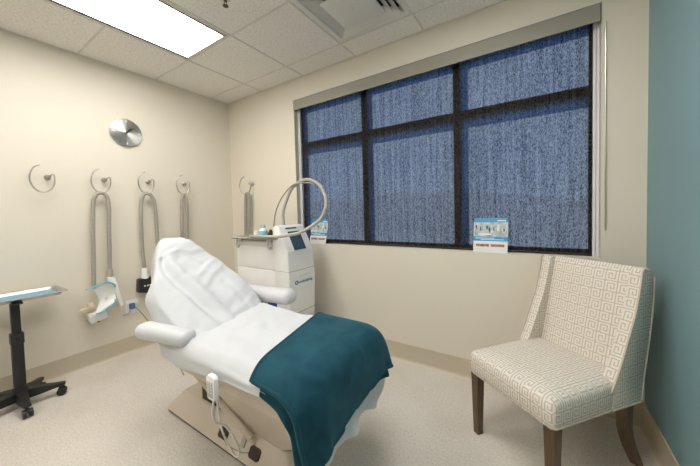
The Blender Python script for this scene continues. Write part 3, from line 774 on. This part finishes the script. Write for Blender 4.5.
# backrest, lofted from seat hinge to narrower headrest
ROWS = [((1.77, -1.490, .655), (1.70, -.985, .640)), ((1.64, -1.500, .728), (1.625, -.975, .722)), ((1.51, -1.505, .805), (1.52, -.980, .802)), ((1.435, -1.492, .862), (1.42, -.990, .862)),
        ((1.392, -1.470, .905), (1.32, -1.005, .915)), ((1.335, -1.435, .948), (1.245, -1.040, .968)), ((1.272, -1.402, .998), (1.185, -1.075, 1.020)), ((1.205, -1.362, 1.052), (1.135, -1.110, 1.058)), ((1.140, -1.325, 1.084), (1.085, -1.145, 1.080))]
bm = B(); rows = []
for i, (a, b) in enumerate(ROWS):
    a, b = Vector(a), Vector(b)
    p0 = Vector(ROWS[max(i-1, 0)][0]); p1 = Vector(ROWS[min(i+1, len(ROWS)-1)][0])
    t = (p1-p0); nrm = Vector((t.z, 0, -t.x)).normalized()
    if nrm.z < 0: nrm = -nrm
    a2, b2 = a+Vector((0, .02, 0)), b-Vector((0, .02, 0)); th = .09
    rows.append([a2-nrm*.035, a2+Vector((0, .02, 0))-nrm*.014, b2-Vector((0, .02, 0))-nrm*.014, b2-nrm*.035, b2-nrm*th, a2-nrm*th])
V = add_grid(bm, rows, close=True); bm.faces.new(V[0][::-1]); bm.faces.new(V[-1])
obj('backrest', bm, 'vinyl', bd)
def armrest(c0, c1, w, h):
    c0, c1 = Vector(c0), Vector(c1); d = (c1-c0); L = d.length; a = math.atan2(d.y, d.x); pit = math.asin(d.z/L)
    bm = B(); add_box(bm, (-L/2, -w/2, -h/2), (L/2, w/2, h/2), min(w, h)*.46, 6)
    bmesh.ops.transform(bm, matrix=Matrix.Translation((c0+c1)/2) @ Matrix.Rotation(a, 4, 'Z') @ Matrix.Rotation(-pit, 4, 'Y'), verts=bm.verts)
    o = obj('armrest', bm, 'vinyl', bd, angle=80)
    m = (c0+c1)/2
    bm = B(); add_tube(bm, [m-Vector((0, 0, h/2-.01)), (m.x+.1, (m.y*.5+YC*.5), .55)], .016, 10); obj('bracket', bm, 'bed_beige', o)
armrest((1.535, -1.600, .700), (1.815, -1.500, .672), .095, .072)
armrest((1.37, -.885, .685), (1.865, -.885, .712), .115, .095)

def ridge(x, y, z, s, seed=0, k=5): return max(0, 1-k*abs(wr(x, y, z, s, seed)))**1.5
def wr(x, y, z, s, seed=0): return noise.noise(Vector((x*s+seed, y*s-seed*.7, z*s+seed*.3)))

# seat sheet: fan of rows out to a rounded edge, then a hanging skirt
s1 = None
path = []
x_in, x_out, yn, yf, rc = 1.60, 2.525, -1.535, -.945, .09
for k in range(34): path.append((x_in+(x_out-rc-x_in)*k/33, yn, (0, -1)))
for k in range(1, 10): a = math.radians(-90+90*k/10); path.append((x_out-rc+rc*math.cos(a), yn+rc+rc*math.sin(a), (math.cos(a), math.sin(a))))
for k in range(60): path.append((x_out, yn+rc+(yf-yn-2*rc)*k/59, (1, 0)))
for k in range(1, 10): a = math.radians(90*k/10); path.append((x_out-rc+rc*math.cos(a), yf-rc+rc*math.sin(a), (math.cos(a), math.sin(a))))
for k in range(34): path.append((x_out-rc-(x_out-rc-x_in)*k/33, yf, (0, 1)))
bm = B(); cols = []
for i, (x, y, nv) in enumerate(path):
    col = []
    sxp = min(max(x, x_in), 2.26); syp = YC
    for t in [0, .06, .12, .18, .25, .31, .37, .43, .5, .55, .6, .65, .7, .74, .78, .82, .86, .89, .92, .96, .985, 1.0]:
        px, py = sxp+(x-sxp)*t, syp+(y-syp)*t
        ed = max(0, (t-.82)/.18)
        z = .668 - .030*ed**2.5 - .010*max(0, (px-2.1))/.4
        z += .010*math.exp(-((px-1.80)/.12)**2)
        z += (.006*ridge(px*.35, py*1.2+px*.5, 0, 5, 9) + .006*ridge(px*1.2+py*.5, py*.3, 0, 5, 21))*(1-.5*ed) + .010*wr(px, py*.5, 0, 6, 3) + .007*wr(px*1.6+py, py, 0, 13, 8) + .0065*math.sin(9*(px*.9+py*1.3)+3*wr(px, py, 0, 3))*(1-ed)
        col.append(Vector((px, py, z)))
    foot = max(0, nv[0])
    hem = .565 if nv[1] < -.5 and foot < .5 else .56
    hem = hem*(1-foot)+.385*foot + .008*wr(x*1.0, y, 0, 7, 5) + foot*(.008-.018*abs(math.sin(y*19)))
    # near skirt sags lower by the hinge
    if nv[1] < -.9: hem += .035*math.exp(-((x-2.3)/.25)**2) - .02*math.exp(-((x-1.75)/.15)**2)
    z0 = col[-1].z
    for t in [.12, .28, .45, .65, .85, 1.0]:
        f = t**1.3
        wav = (.014*math.sin(y*38)+.008*math.sin(y*19+1.3))*foot + .006*wr(x, y, t, 9, 2)*(1-foot)
        off = .012*min(1, t*4) + f*(wav + .022*foot)
        col.append(Vector((x+nv[0]*off, y+nv[1]*off, z0+(hem-z0)*t)))
    cols.append(col)
add_grid(bm, cols)
bmesh.ops.remove_doubles(bm, verts=bm.verts, dist=1e-5)
sheet = tag(obj('bed_sheet', bm, 'sheet', angle=180), 'white cotton sheet over the seat of the treatment bed, showing above the blanket', 'bed sheet')
solidify(sheet, .003, -1); subsurf(sheet, 1)

# cover draped over the backrest
def lerp_rows(n):
    A = spline([r[0] for r in ROWS], n); C_ = spline([r[1] for r in ROWS], n); return list(zip(A, C_))
R = lerp_rows(8)
last = R[-1]
R = [(R[0][0]+Vector((.07, 0, -.06)), R[0][1]+Vector((.07, 0, -.06)))] + R
R += [(last[0]+Vector((-.035, .0, -.012)), last[1]+Vector((-.035, 0, -.012))), (last[0]+Vector((-.06, 0, -.045)), last[1]+Vector((-.06, 0, -.045))), (last[0]+Vector((-.075, .0, -.11)), last[1]+Vector((-.08, 0, -.11))), (last[0]+Vector((-.085, .0, -.2)), last[1]+Vector((-.09, 0, -.2)))]
bm = B(); rows = []
nR = len(R)
for i, (a, b) in enumerate(R):
    f = i/(nR-1); row = []
    p0, p1 = R[max(i-1, 0)][0], R[min(i+1, nR-1)][0]
    t = p1-p0; nrm = Vector((t.z, 0, -t.x)).normalized()
    if nrm.z < 0 and i < nR-4: nrm = -nrm
    if i >= nR-4: nrm = Vector((-.6, 0, .4)).normalized()
    drop = .075+.15*min(1, f*2.2)+.03*f
    drop_n = .09+.16*min(1, f*2.0)
    for d in (1.0, .8, .6, .4, .22, .08):
        bulge = .014*math.sin(PI*min(1, d*1.05))*min(1, f*3) + .006 + .034*math.exp(-((d-.42)/.16)**2-((f-.42)/.10)**2)
        p = a + Vector((-.03*math.sin(PI*d)*f, -bulge, -drop_n*d)) + Vector((0, .012*wr(a.x, d*2, a.z, 6, 4), 0))
        row.append(p)
    for k in range(33):
        s = k/32; p = a.lerp(b, s)
        crown = .028*(1-(2*s-1)**6) - .012
        w = .010*wr(p.x, p.y*.8, p.z, 7, 11)+.007*wr(p.x*1.5+p.y, p.y*.6, p.z, 15, 2) + .007*ridge(p.x*1.2+p.y*.8, p.y*.35, p.z, 5, 6) + .005*ridge(p.x-p.y*.6, p.y*.3, p.z*.5, 7, 15)
        # crease running from headrest side to the seat
        c = s-(.10+.28*max(0, (.62-f))/.62); crease = -.026*min(1, f*6)*math.exp(-(c/.05)**2)*(1 if f < .66 else max(0, 1-(f-.66)*8)) + .016*math.exp(-((c-.11)/.07)**2)*max(0, min(1, (.70-f)*6)) + .012*math.exp(-((c+.10)/.05)**2)*max(0, min(1, (.66-f)*6)) - .010*math.exp(-((s-.80+.25*f)/.035)**2)*max(0, 1-f*2.2)
        row.append(p+nrm*(crown+w+crease+.006))
    for d in (.08, .3, .6, 1.0):
        row.append(b+Vector((0, .010+.01*d, -drop*d)))
    rows.append(row)
add_grid(bm, rows)
cover = tag(obj('backrest_cover', bm, 'sheet', angle=180), 'white cotton cover draped over the raised backrest and headrest', 'bed cover')
solidify(cover, .003, -1); subsurf(cover, 1)

# ------------------------------------------------------------------ blanket (settled by position-based cloth)
def drape(A, Bq, Cq, Dq, nx, ny, grow, steps=260, z0=.72):
    """corners: near head, far head, far foot, near foot"""
    U, V_ = np.meshgrid(np.linspace(0, 1, nx), np.linspace(0, 1, ny), indexing='ij')
    P = np.zeros((nx, ny, 3)); P[..., 2] = z0
    for k in (0, 1):
        P[..., k] = A[k]*(1-U)*(1-V_)+Bq[k]*(1-U)*V_+Cq[k]*U*V_+Dq[k]*U*(1-V_)
    rng = np.random.RandomState(2)
    P[..., 2] += .004*rng.rand(nx, ny)
    Q = P.copy()
    ln = lambda a, b: np.sqrt(((a-b)**2).sum(-1, keepdims=True))
    R0 = P.copy(); R0[..., 2] = z0
    LX = ln(R0[:-1], R0[1:]); LY = ln(R0[:, :-1], R0[:, 1:]); LA = ln(R0[:-1, :-1], R0[1:, 1:]); LB = ln(R0[:-1, 1:], R0[1:, :-1])
    LX2 = ln(R0[:-2], R0[2:]); LY2 = ln(R0[:, :-2], R0[:, 2:])
    ctr = np.array([(1.5+2.535)/2, (-1.545-.935)/2, .46]); half = np.array([(2.535-1.5)/2, (1.545-.935)/2, .21]); rad = .075
    half_in = half-rad
    def con(A, Bv, L, k=1.0, only_stretch=False):
        d = Bv-A; l = np.sqrt((d*d).sum(-1, keepdims=True))+1e-9
        e = (l-L)/l
        if only_stretch: e = np.maximum(e, 0)
        v = .5*k*e*d; A += v; Bv -= v
    for it in range(steps):
        vel = (P-Q)*.965; Q = P.copy(); X0 = Q; P = P+vel; P[..., 2] -= 9.8*.00009
        for _ in range(14):
            for o in (0, 1):
                n = (nx-o)//2; con(P[o:o+2*n:2], P[o+1:o+2*n:2], LX[o:o+2*n:2])
                n = (ny-o)//2; con(P[:, o:o+2*n:2], P[:, o+1:o+2*n:2], LY[:, o:o+2*n:2])
            for o in (0, 1):
                n = (nx-o)//2
                con(P[o:o+2*n:2, :-1], P[o+1:o+2*n:2, 1:], LA[o:o+2*n:2], .5)
                con(P[o:o+2*n:2, 1:], P[o+1:o+2*n:2, :-1], LB[o:o+2*n:2], .5)
            for o in range(0, 4, 2):
                for q in (0, 1):
                    m = o+q
                    a = P[m:nx-2:4]; b = P[m+2:nx:4][:len(a)]; con(a, b, LX2[m:nx-2:4][:len(a)], .3)
                    a = P[:, m:ny-2:4]; b = P[:, m+2:ny:4][:, :a.shape[1]]; con(a, b, LY2[:, m:ny-2:4], .3)
            d = P-ctr; q = np.abs(d)-half_in; qo = np.maximum(q, 0); lo = np.sqrt((qo**2).sum(-1))
            sd = lo+np.minimum(q.max(-1), 0)-rad-grow
            hit = sd < 0
            nn = np.sign(d)*qo/(lo[..., None]+1e-9)
            ins = lo < 1e-6
            nn[ins] = np.array([0, 0, 1.])
            P[hit] -= (sd[..., None]*nn)[hit]
            mv = (P-X0)[hit]; nh = nn[hit]
            P[hit] -= .7*(mv-(mv*nh).sum(-1, keepdims=True)*nh)
    for _ in range(14):                                  # the plush pile rounds off small ripples
        S = P.copy()
        S[1:-1] += .25*(P[:-2]+P[2:]-2*P[1:-1]); S[:, 1:-1] += .25*(P[:, :-2]+P[:, 2:]-2*P[:, 1:-1])
        P = S
    return P
def cloth_rows(P): return [[Vector(p) for p in r] for r in P]
bm = B()
P1 = drape((2.34, -1.585), (2.15, -.84), (2.68, -.84), (2.80, -1.655), 40, 60, .004)
P2 = drape((2.305, -1.565), (2.13, -.86), (2.67, -.86), (2.775, -1.59), 40, 60, .026)
add_grid(bm, cloth_rows(P2))
bl = tag(obj('fleece_blanket', bm, 'blanket', angle=180), 'folded teal fleece blanket across the foot of the treatment bed', 'blanket')
solidify(bl, .013, 0); subsurf(bl, 1)
n1, n2 = P2.shape[0]-1, P2.shape[1]-1
brd = [P2[i, 0] for i in range(n1)]+[P2[n1, j] for j in range(n2)]+[P2[i, n2] for i in range(n1, 0, -1)]+[P2[0, j] for j in range(n2, 0, -1)]
bm = B(); add_tube(bm, [Vector(p) for p in brd], .0095, 10, closed=True); obj('hem_binding', bm, 'blanket', bl, angle=180)
bm = B(); add_grid(bm, cloth_rows(P1)); fl = obj('folded_layer', bm, 'blanket', bl, angle=180)
solidify(fl, .013, 0); subsurf(fl, 1)

# hand control hanging off the near side
hc = thing('hand_control', 'white corded hand control hanging from the near side of the bed', 'remote control', (2.085, -1.572, .57))
bm = B(); add_prism(bm, [(-.036, .052), (-.020, .068), (.020, .068), (.036, .052), (.033, -.058), (.024, -.066), (-.024, -.066), (-.033, -.058)], lambda u, v, d: Vector((2.098+.78*u, -1.572-d, .575+.74*v)), -.008, .014, .006); bdy = obj('body', bm, 'white', hc)
bm = B(); add_prism(bm, [(-.024, .034), (.024, .034), (.022, -.048), (-.022, -.048)], lambda u, v, d: Vector((2.098+.78*u, -1.572-d, .575+.74*v)), .013, .0155); kp = obj('keypad', bm, 'grey_label', bdy)
bm = B()
for i in range(4):
    for j in (-1, 1): add_box(bm, (2.098+j*.009-.004, -1.5885, .557+i*.012), (2.098+j*.009+.004, -1.5874, .563+i*.012))
obj('key', bm, 'white_metal', kp, smooth=False)
bm = B(); pts = [(2.098, -1.572, .53), (2.079, -1.568, .46), (2.072, -1.555, .41), (2.06, -1.50, .35), (2.045, -1.44, .22), (2.02, -1.42, .15), (1.99, -1.42, .13), (1.965, -1.43, .17), (1.955, -1.46, .28), (1.95, -1.47, .42), (1.95, -1.46, .50)]
add_tube(bm, spline(pts, 10), .0045, 10, ribs=.12); obj('cord', bm, 'white_metal', hc)

# ------------------------------------------------------------------ accent chair (local: x across, y to the back, z up)
ch = thing('accent_chair', 'armless wing-sided cream chair with greek key fabric by the teal wall', 'chair', (3.034, -.672, 0), math.atan2(-.621, .783))
W2 = .2375
def uv_box(me, prof=False):
    uvl = me.uv_layers.new(name='UVMap')
    for p in me.polygons:
        n = p.normal
        ax = max(range(3), key=lambda i: abs(n[i]))
        for li in p.loop_indices:
            c = me.vertices[me.loops[li].vertex_index].co
            if ax == 2: uvl.data[li].uv = (c.x+.02, c.y)
            elif ax == 1: uvl.data[li].uv = (c.x+.02, c.z*1.02)
            else: uvl.data[li].uv = (c.y, c.z)
def cobj(name, bm, m, parent=ch, angle=50, uv=True):
    bmesh.ops.recalc_face_normals(bm, faces=bm.faces)
    me = bpy.data.meshes.new(name); bm.to_mesh(me); bm.free(); me.materials.append(M[m])
    for p in me.polygons: p.use_smooth = True
    me.set_sharp_from_angle(angle=math.radians(angle))
    if uv: uv_box(me)
    o = bpy.data.objects.new(name, me); COL.objects.link(o); o.parent = parent
    return o
# seat block: domed top, rail below
def seat_ring(dx, y0, y1, z, r):
    return rr(-W2+dx, W2-dx, y0, y1, r, z, 6)
bm = B()
secs = [seat_ring(.004, .004, .50, .338, .02), seat_ring(0, 0, .51, .345, .022), seat_ring(-.002, -.004, .51, .40, .025), seat_ring(-.002, -.004, .51, .437, .025), seat_ring(.004, .004, .505, .453, .025), seat_ring(.016, .016, .50, .463, .025), seat_ring(.05, .05, .47, .472, .03), seat_ring(.11, .11, .42, .477, .03)]
V = add_grid(bm, secs, close=True); bm.faces.new(V[0][::-1]); bm.faces.new(V[-1])
cobj('seat', bm, 'key')
# back panel between the wings, raked and rolled over the top
def back_y(z): return .43+.130*(z-.40)/.53 if z > .40 else .43
bm = B()
xsn = 14
front = [(back_y(z)-.0+.035, z) for z in np.linspace(.42, .90, 12)]
top = [(back_y(.92)+.036, .934), (back_y(.93)+.046, .949), (back_y(.93)+.066, .946)]
rear = [(back_y(z)+.075, z) for z in np.linspace(.90, .34, 10)]
prof = front+top+rear
rows = []
for y, z in prof:
    rows.append([Vector((-W2+.045+(2*W2-.09)*k/xsn, y-.012*math.cos(PI*(k/xsn-.5))*(1 if (y, z) in front else 0), z)) for k in range(xsn+1)])
rows.append(rows[0])
add_grid(bm, rows); bmesh.ops.remove_doubles(bm, verts=bm.verts, dist=1e-5)
ends = [e for e in bm.edges if e.is_boundary]; bmesh.ops.holes_fill(bm, edges=ends)
cobj('backrest', bm, 'key')
# wings: side profile with rounded edge
wprof = [(.345, .425), (.365, .455), (.400, .515), (.436, .59), (.470, .665), (.506, .745), (.530, .825), (.546, .890), (.556, .940), (.574, .953), (.606, .950), (.632, .938), (.640, .910), (.632, .80), (.618, .69), (.598, .585), (.572, .465), (.552, .345), (.52, .325), (.345, .335)]
for s in (-1, 1):
    bm = B(); add_prism(bm, wprof, lambda u, v, d: Vector((d, u, v)), s*(W2+.004), s*(W2-.048), .011, 3)
    w = cobj('wing', bm, 'key')
    bm = B(); add_tube(bm, [Vector((s*(W2+.003), y-.004, z)) for y, z in spline([(a, b, 0) for a, b in wprof[0:10]], 4) and [(p.x, p.y) for p in spline([(a, b, 0) for a, b in wprof[0:10]], 4)]], .0045, 8); cobj('piping', bm, 'piping', w, uv=False)
    bm = B(); add_tube(bm, [Vector((s*(W2+.003), p.x, p.y)) for p in spline([(a, b, 0) for a, b in wprof[12:18]], 4)], .0045, 8); cobj('piping', bm, 'piping', w, uv=False)
# nail heads along the lower edge
bm = B()
def nail(p): bmesh.ops.create_icosphere(bm, subdivisions=1, radius=.0045, matrix=Matrix.Translation(p))
for k in range(34): nail(Vector((-W2+.01+(2*W2-.02)*k/33, -.001, .349)))
for s in (-1, 1):
    for k in range(34): nail(Vector((s*(W2+.001), .01+.32*k/33, .349-.006*k/33)))
    for k in range(18): nail(Vector((s*(W2+.005), .35+.19*k/17, .345-.008*k/17)))
cobj('nailhead_trim', bm, 'piping', uv=False)
def cleg(x, y, top, dx, dy, w0, w1, curve=0):
    bm = B(); rows = []
    for k in range(9):
        t = k/8; z = top*(1-t); w = w0+(w1-w0)*t
        cx_ = x+dx*t; cy_ = y+dy*t+curve*math.sin(PI*t*.5)**2*t - curve*.55*math.sin(PI*t)
        rows.append([Vector((cx_+a*w, cy_+b*w, z)) for a, b in ((-1, -1), (1, -1), (1, 1), (-1, 1))])
    V = add_grid(bm, rows, close=True); bm.faces.new(V[0][::-1]); bm.faces.new(V[-1])
    cobj('leg', bm, 'walnut', angle=30, uv=False)
for s in (-1, 1):
    cleg(s*(W2-.028), .030, .342, 0, 0, .0235, .0165)
    cleg(s*(W2-.030), .495, .335, 0, .05, .0235, .017, .045)

# ------------------------------------------------------------------ outside
bm = B(); add_box(bm, (-120, 3, -4.2), (120, 75, -4.0)); struct('ground_outside', bm, 'ground', smooth=False)
bm = B(); rows = []
for j in range(9):
    row = []
    for i in range(61):
        x = -130+220*i/60; t = j/8
        ridge = 5.6*max(0, 1-max(0, x+10)/45) + 1.2*noise.noise(Vector((x*.05, 3, 0))) - 2.0*(1 if x > 35 else max(0, (x+10)/45) if x > -10 else 0)
        prof_ = math.sin(PI*t)**1.0
        row.append(Vector((x, 60+30*t, -4.1+(ridge+4.1)*prof_+.5*noise.noise(Vector((x*.15, t*4, 1)))*prof_)))
    rows.append(row)
add_grid(bm, rows); hb = struct('hill_outside', bm, 'hill')

# ------------------------------------------------------------------ light
w = bpy.data.worlds.new('sky'); bpy.context.scene.world = w; w.use_nodes = True
N, L = w.node_tree.nodes, w.node_tree.links
bg = N['Background']; tc = N.new('ShaderNodeTexCoord'); sp_ = N.new('ShaderNodeSeparateXYZ'); L.new(tc.outputs['Generated'], sp_.inputs[0])
r = N.new('ShaderNodeValToRGB'); e = r.color_ramp.elements
e[0].position = .0; e[0].color = (.42, .60, .90, 1); e[1].position = .55; e[1].color = (.05, .22, .70, 1)
k = e.new(.16); k.color = (.16, .40, .95, 1)
L.new(sp_.outputs['Z'], r.inputs['Fac']); L.new(r.outputs['Color'], bg.inputs['Color']); bg.inputs['Strength'].default_value = .24

sun = bpy.data.lights.new('sun', 'SUN'); sun.energy = .64; sun.angle = math.radians(.5); sun.color = (1, .97, .92)
so = bpy.data.objects.new('sun', sun); COL.objects.link(so)
so.rotation_euler = Vector((-.55, 1, .8)).to_track_quat('Z', 'Y').to_euler()

# ------------------------------------------------------------------ camera
cam = bpy.data.cameras.new('camera'); co = bpy.data.objects.new('camera', cam); COL.objects.link(co)
yaw, pit, rol = math.radians(-33.1875), math.radians(-2.0817), math.radians(-1.5303)
fw = Vector((math.sin(yaw)*math.cos(pit), math.cos(yaw)*math.cos(pit), math.sin(pit)))
rg = Vector((math.cos(yaw), -math.sin(yaw), 0)); up = rg.cross(fw)
r2 = math.cos(rol)*rg+math.sin(rol)*up; u2 = -math.sin(rol)*rg+math.cos(rol)*up
co.matrix_world = Matrix(((r2.x, u2.x, -fw.x, 3.1636), (r2.y, u2.y, -fw.y, -2.1929), (r2.z, u2.z, -fw.z, 1.2501), (0, 0, 0, 1)))
cam.sensor_width = 36; cam.lens = 286.712/700*36; cam.clip_start = .02; cam.clip_end = 500
cam.shift_x = (350-349.337)/700; cam.shift_y = (221.431-233)/700
bpy.context.scene.camera = co
vs = bpy.context.scene.view_settings
vs.view_transform = 'Standard'; vs.look = 'None'; vs.exposure = 1.5; vs.gamma = 1; vs.use_curve_mapping = False
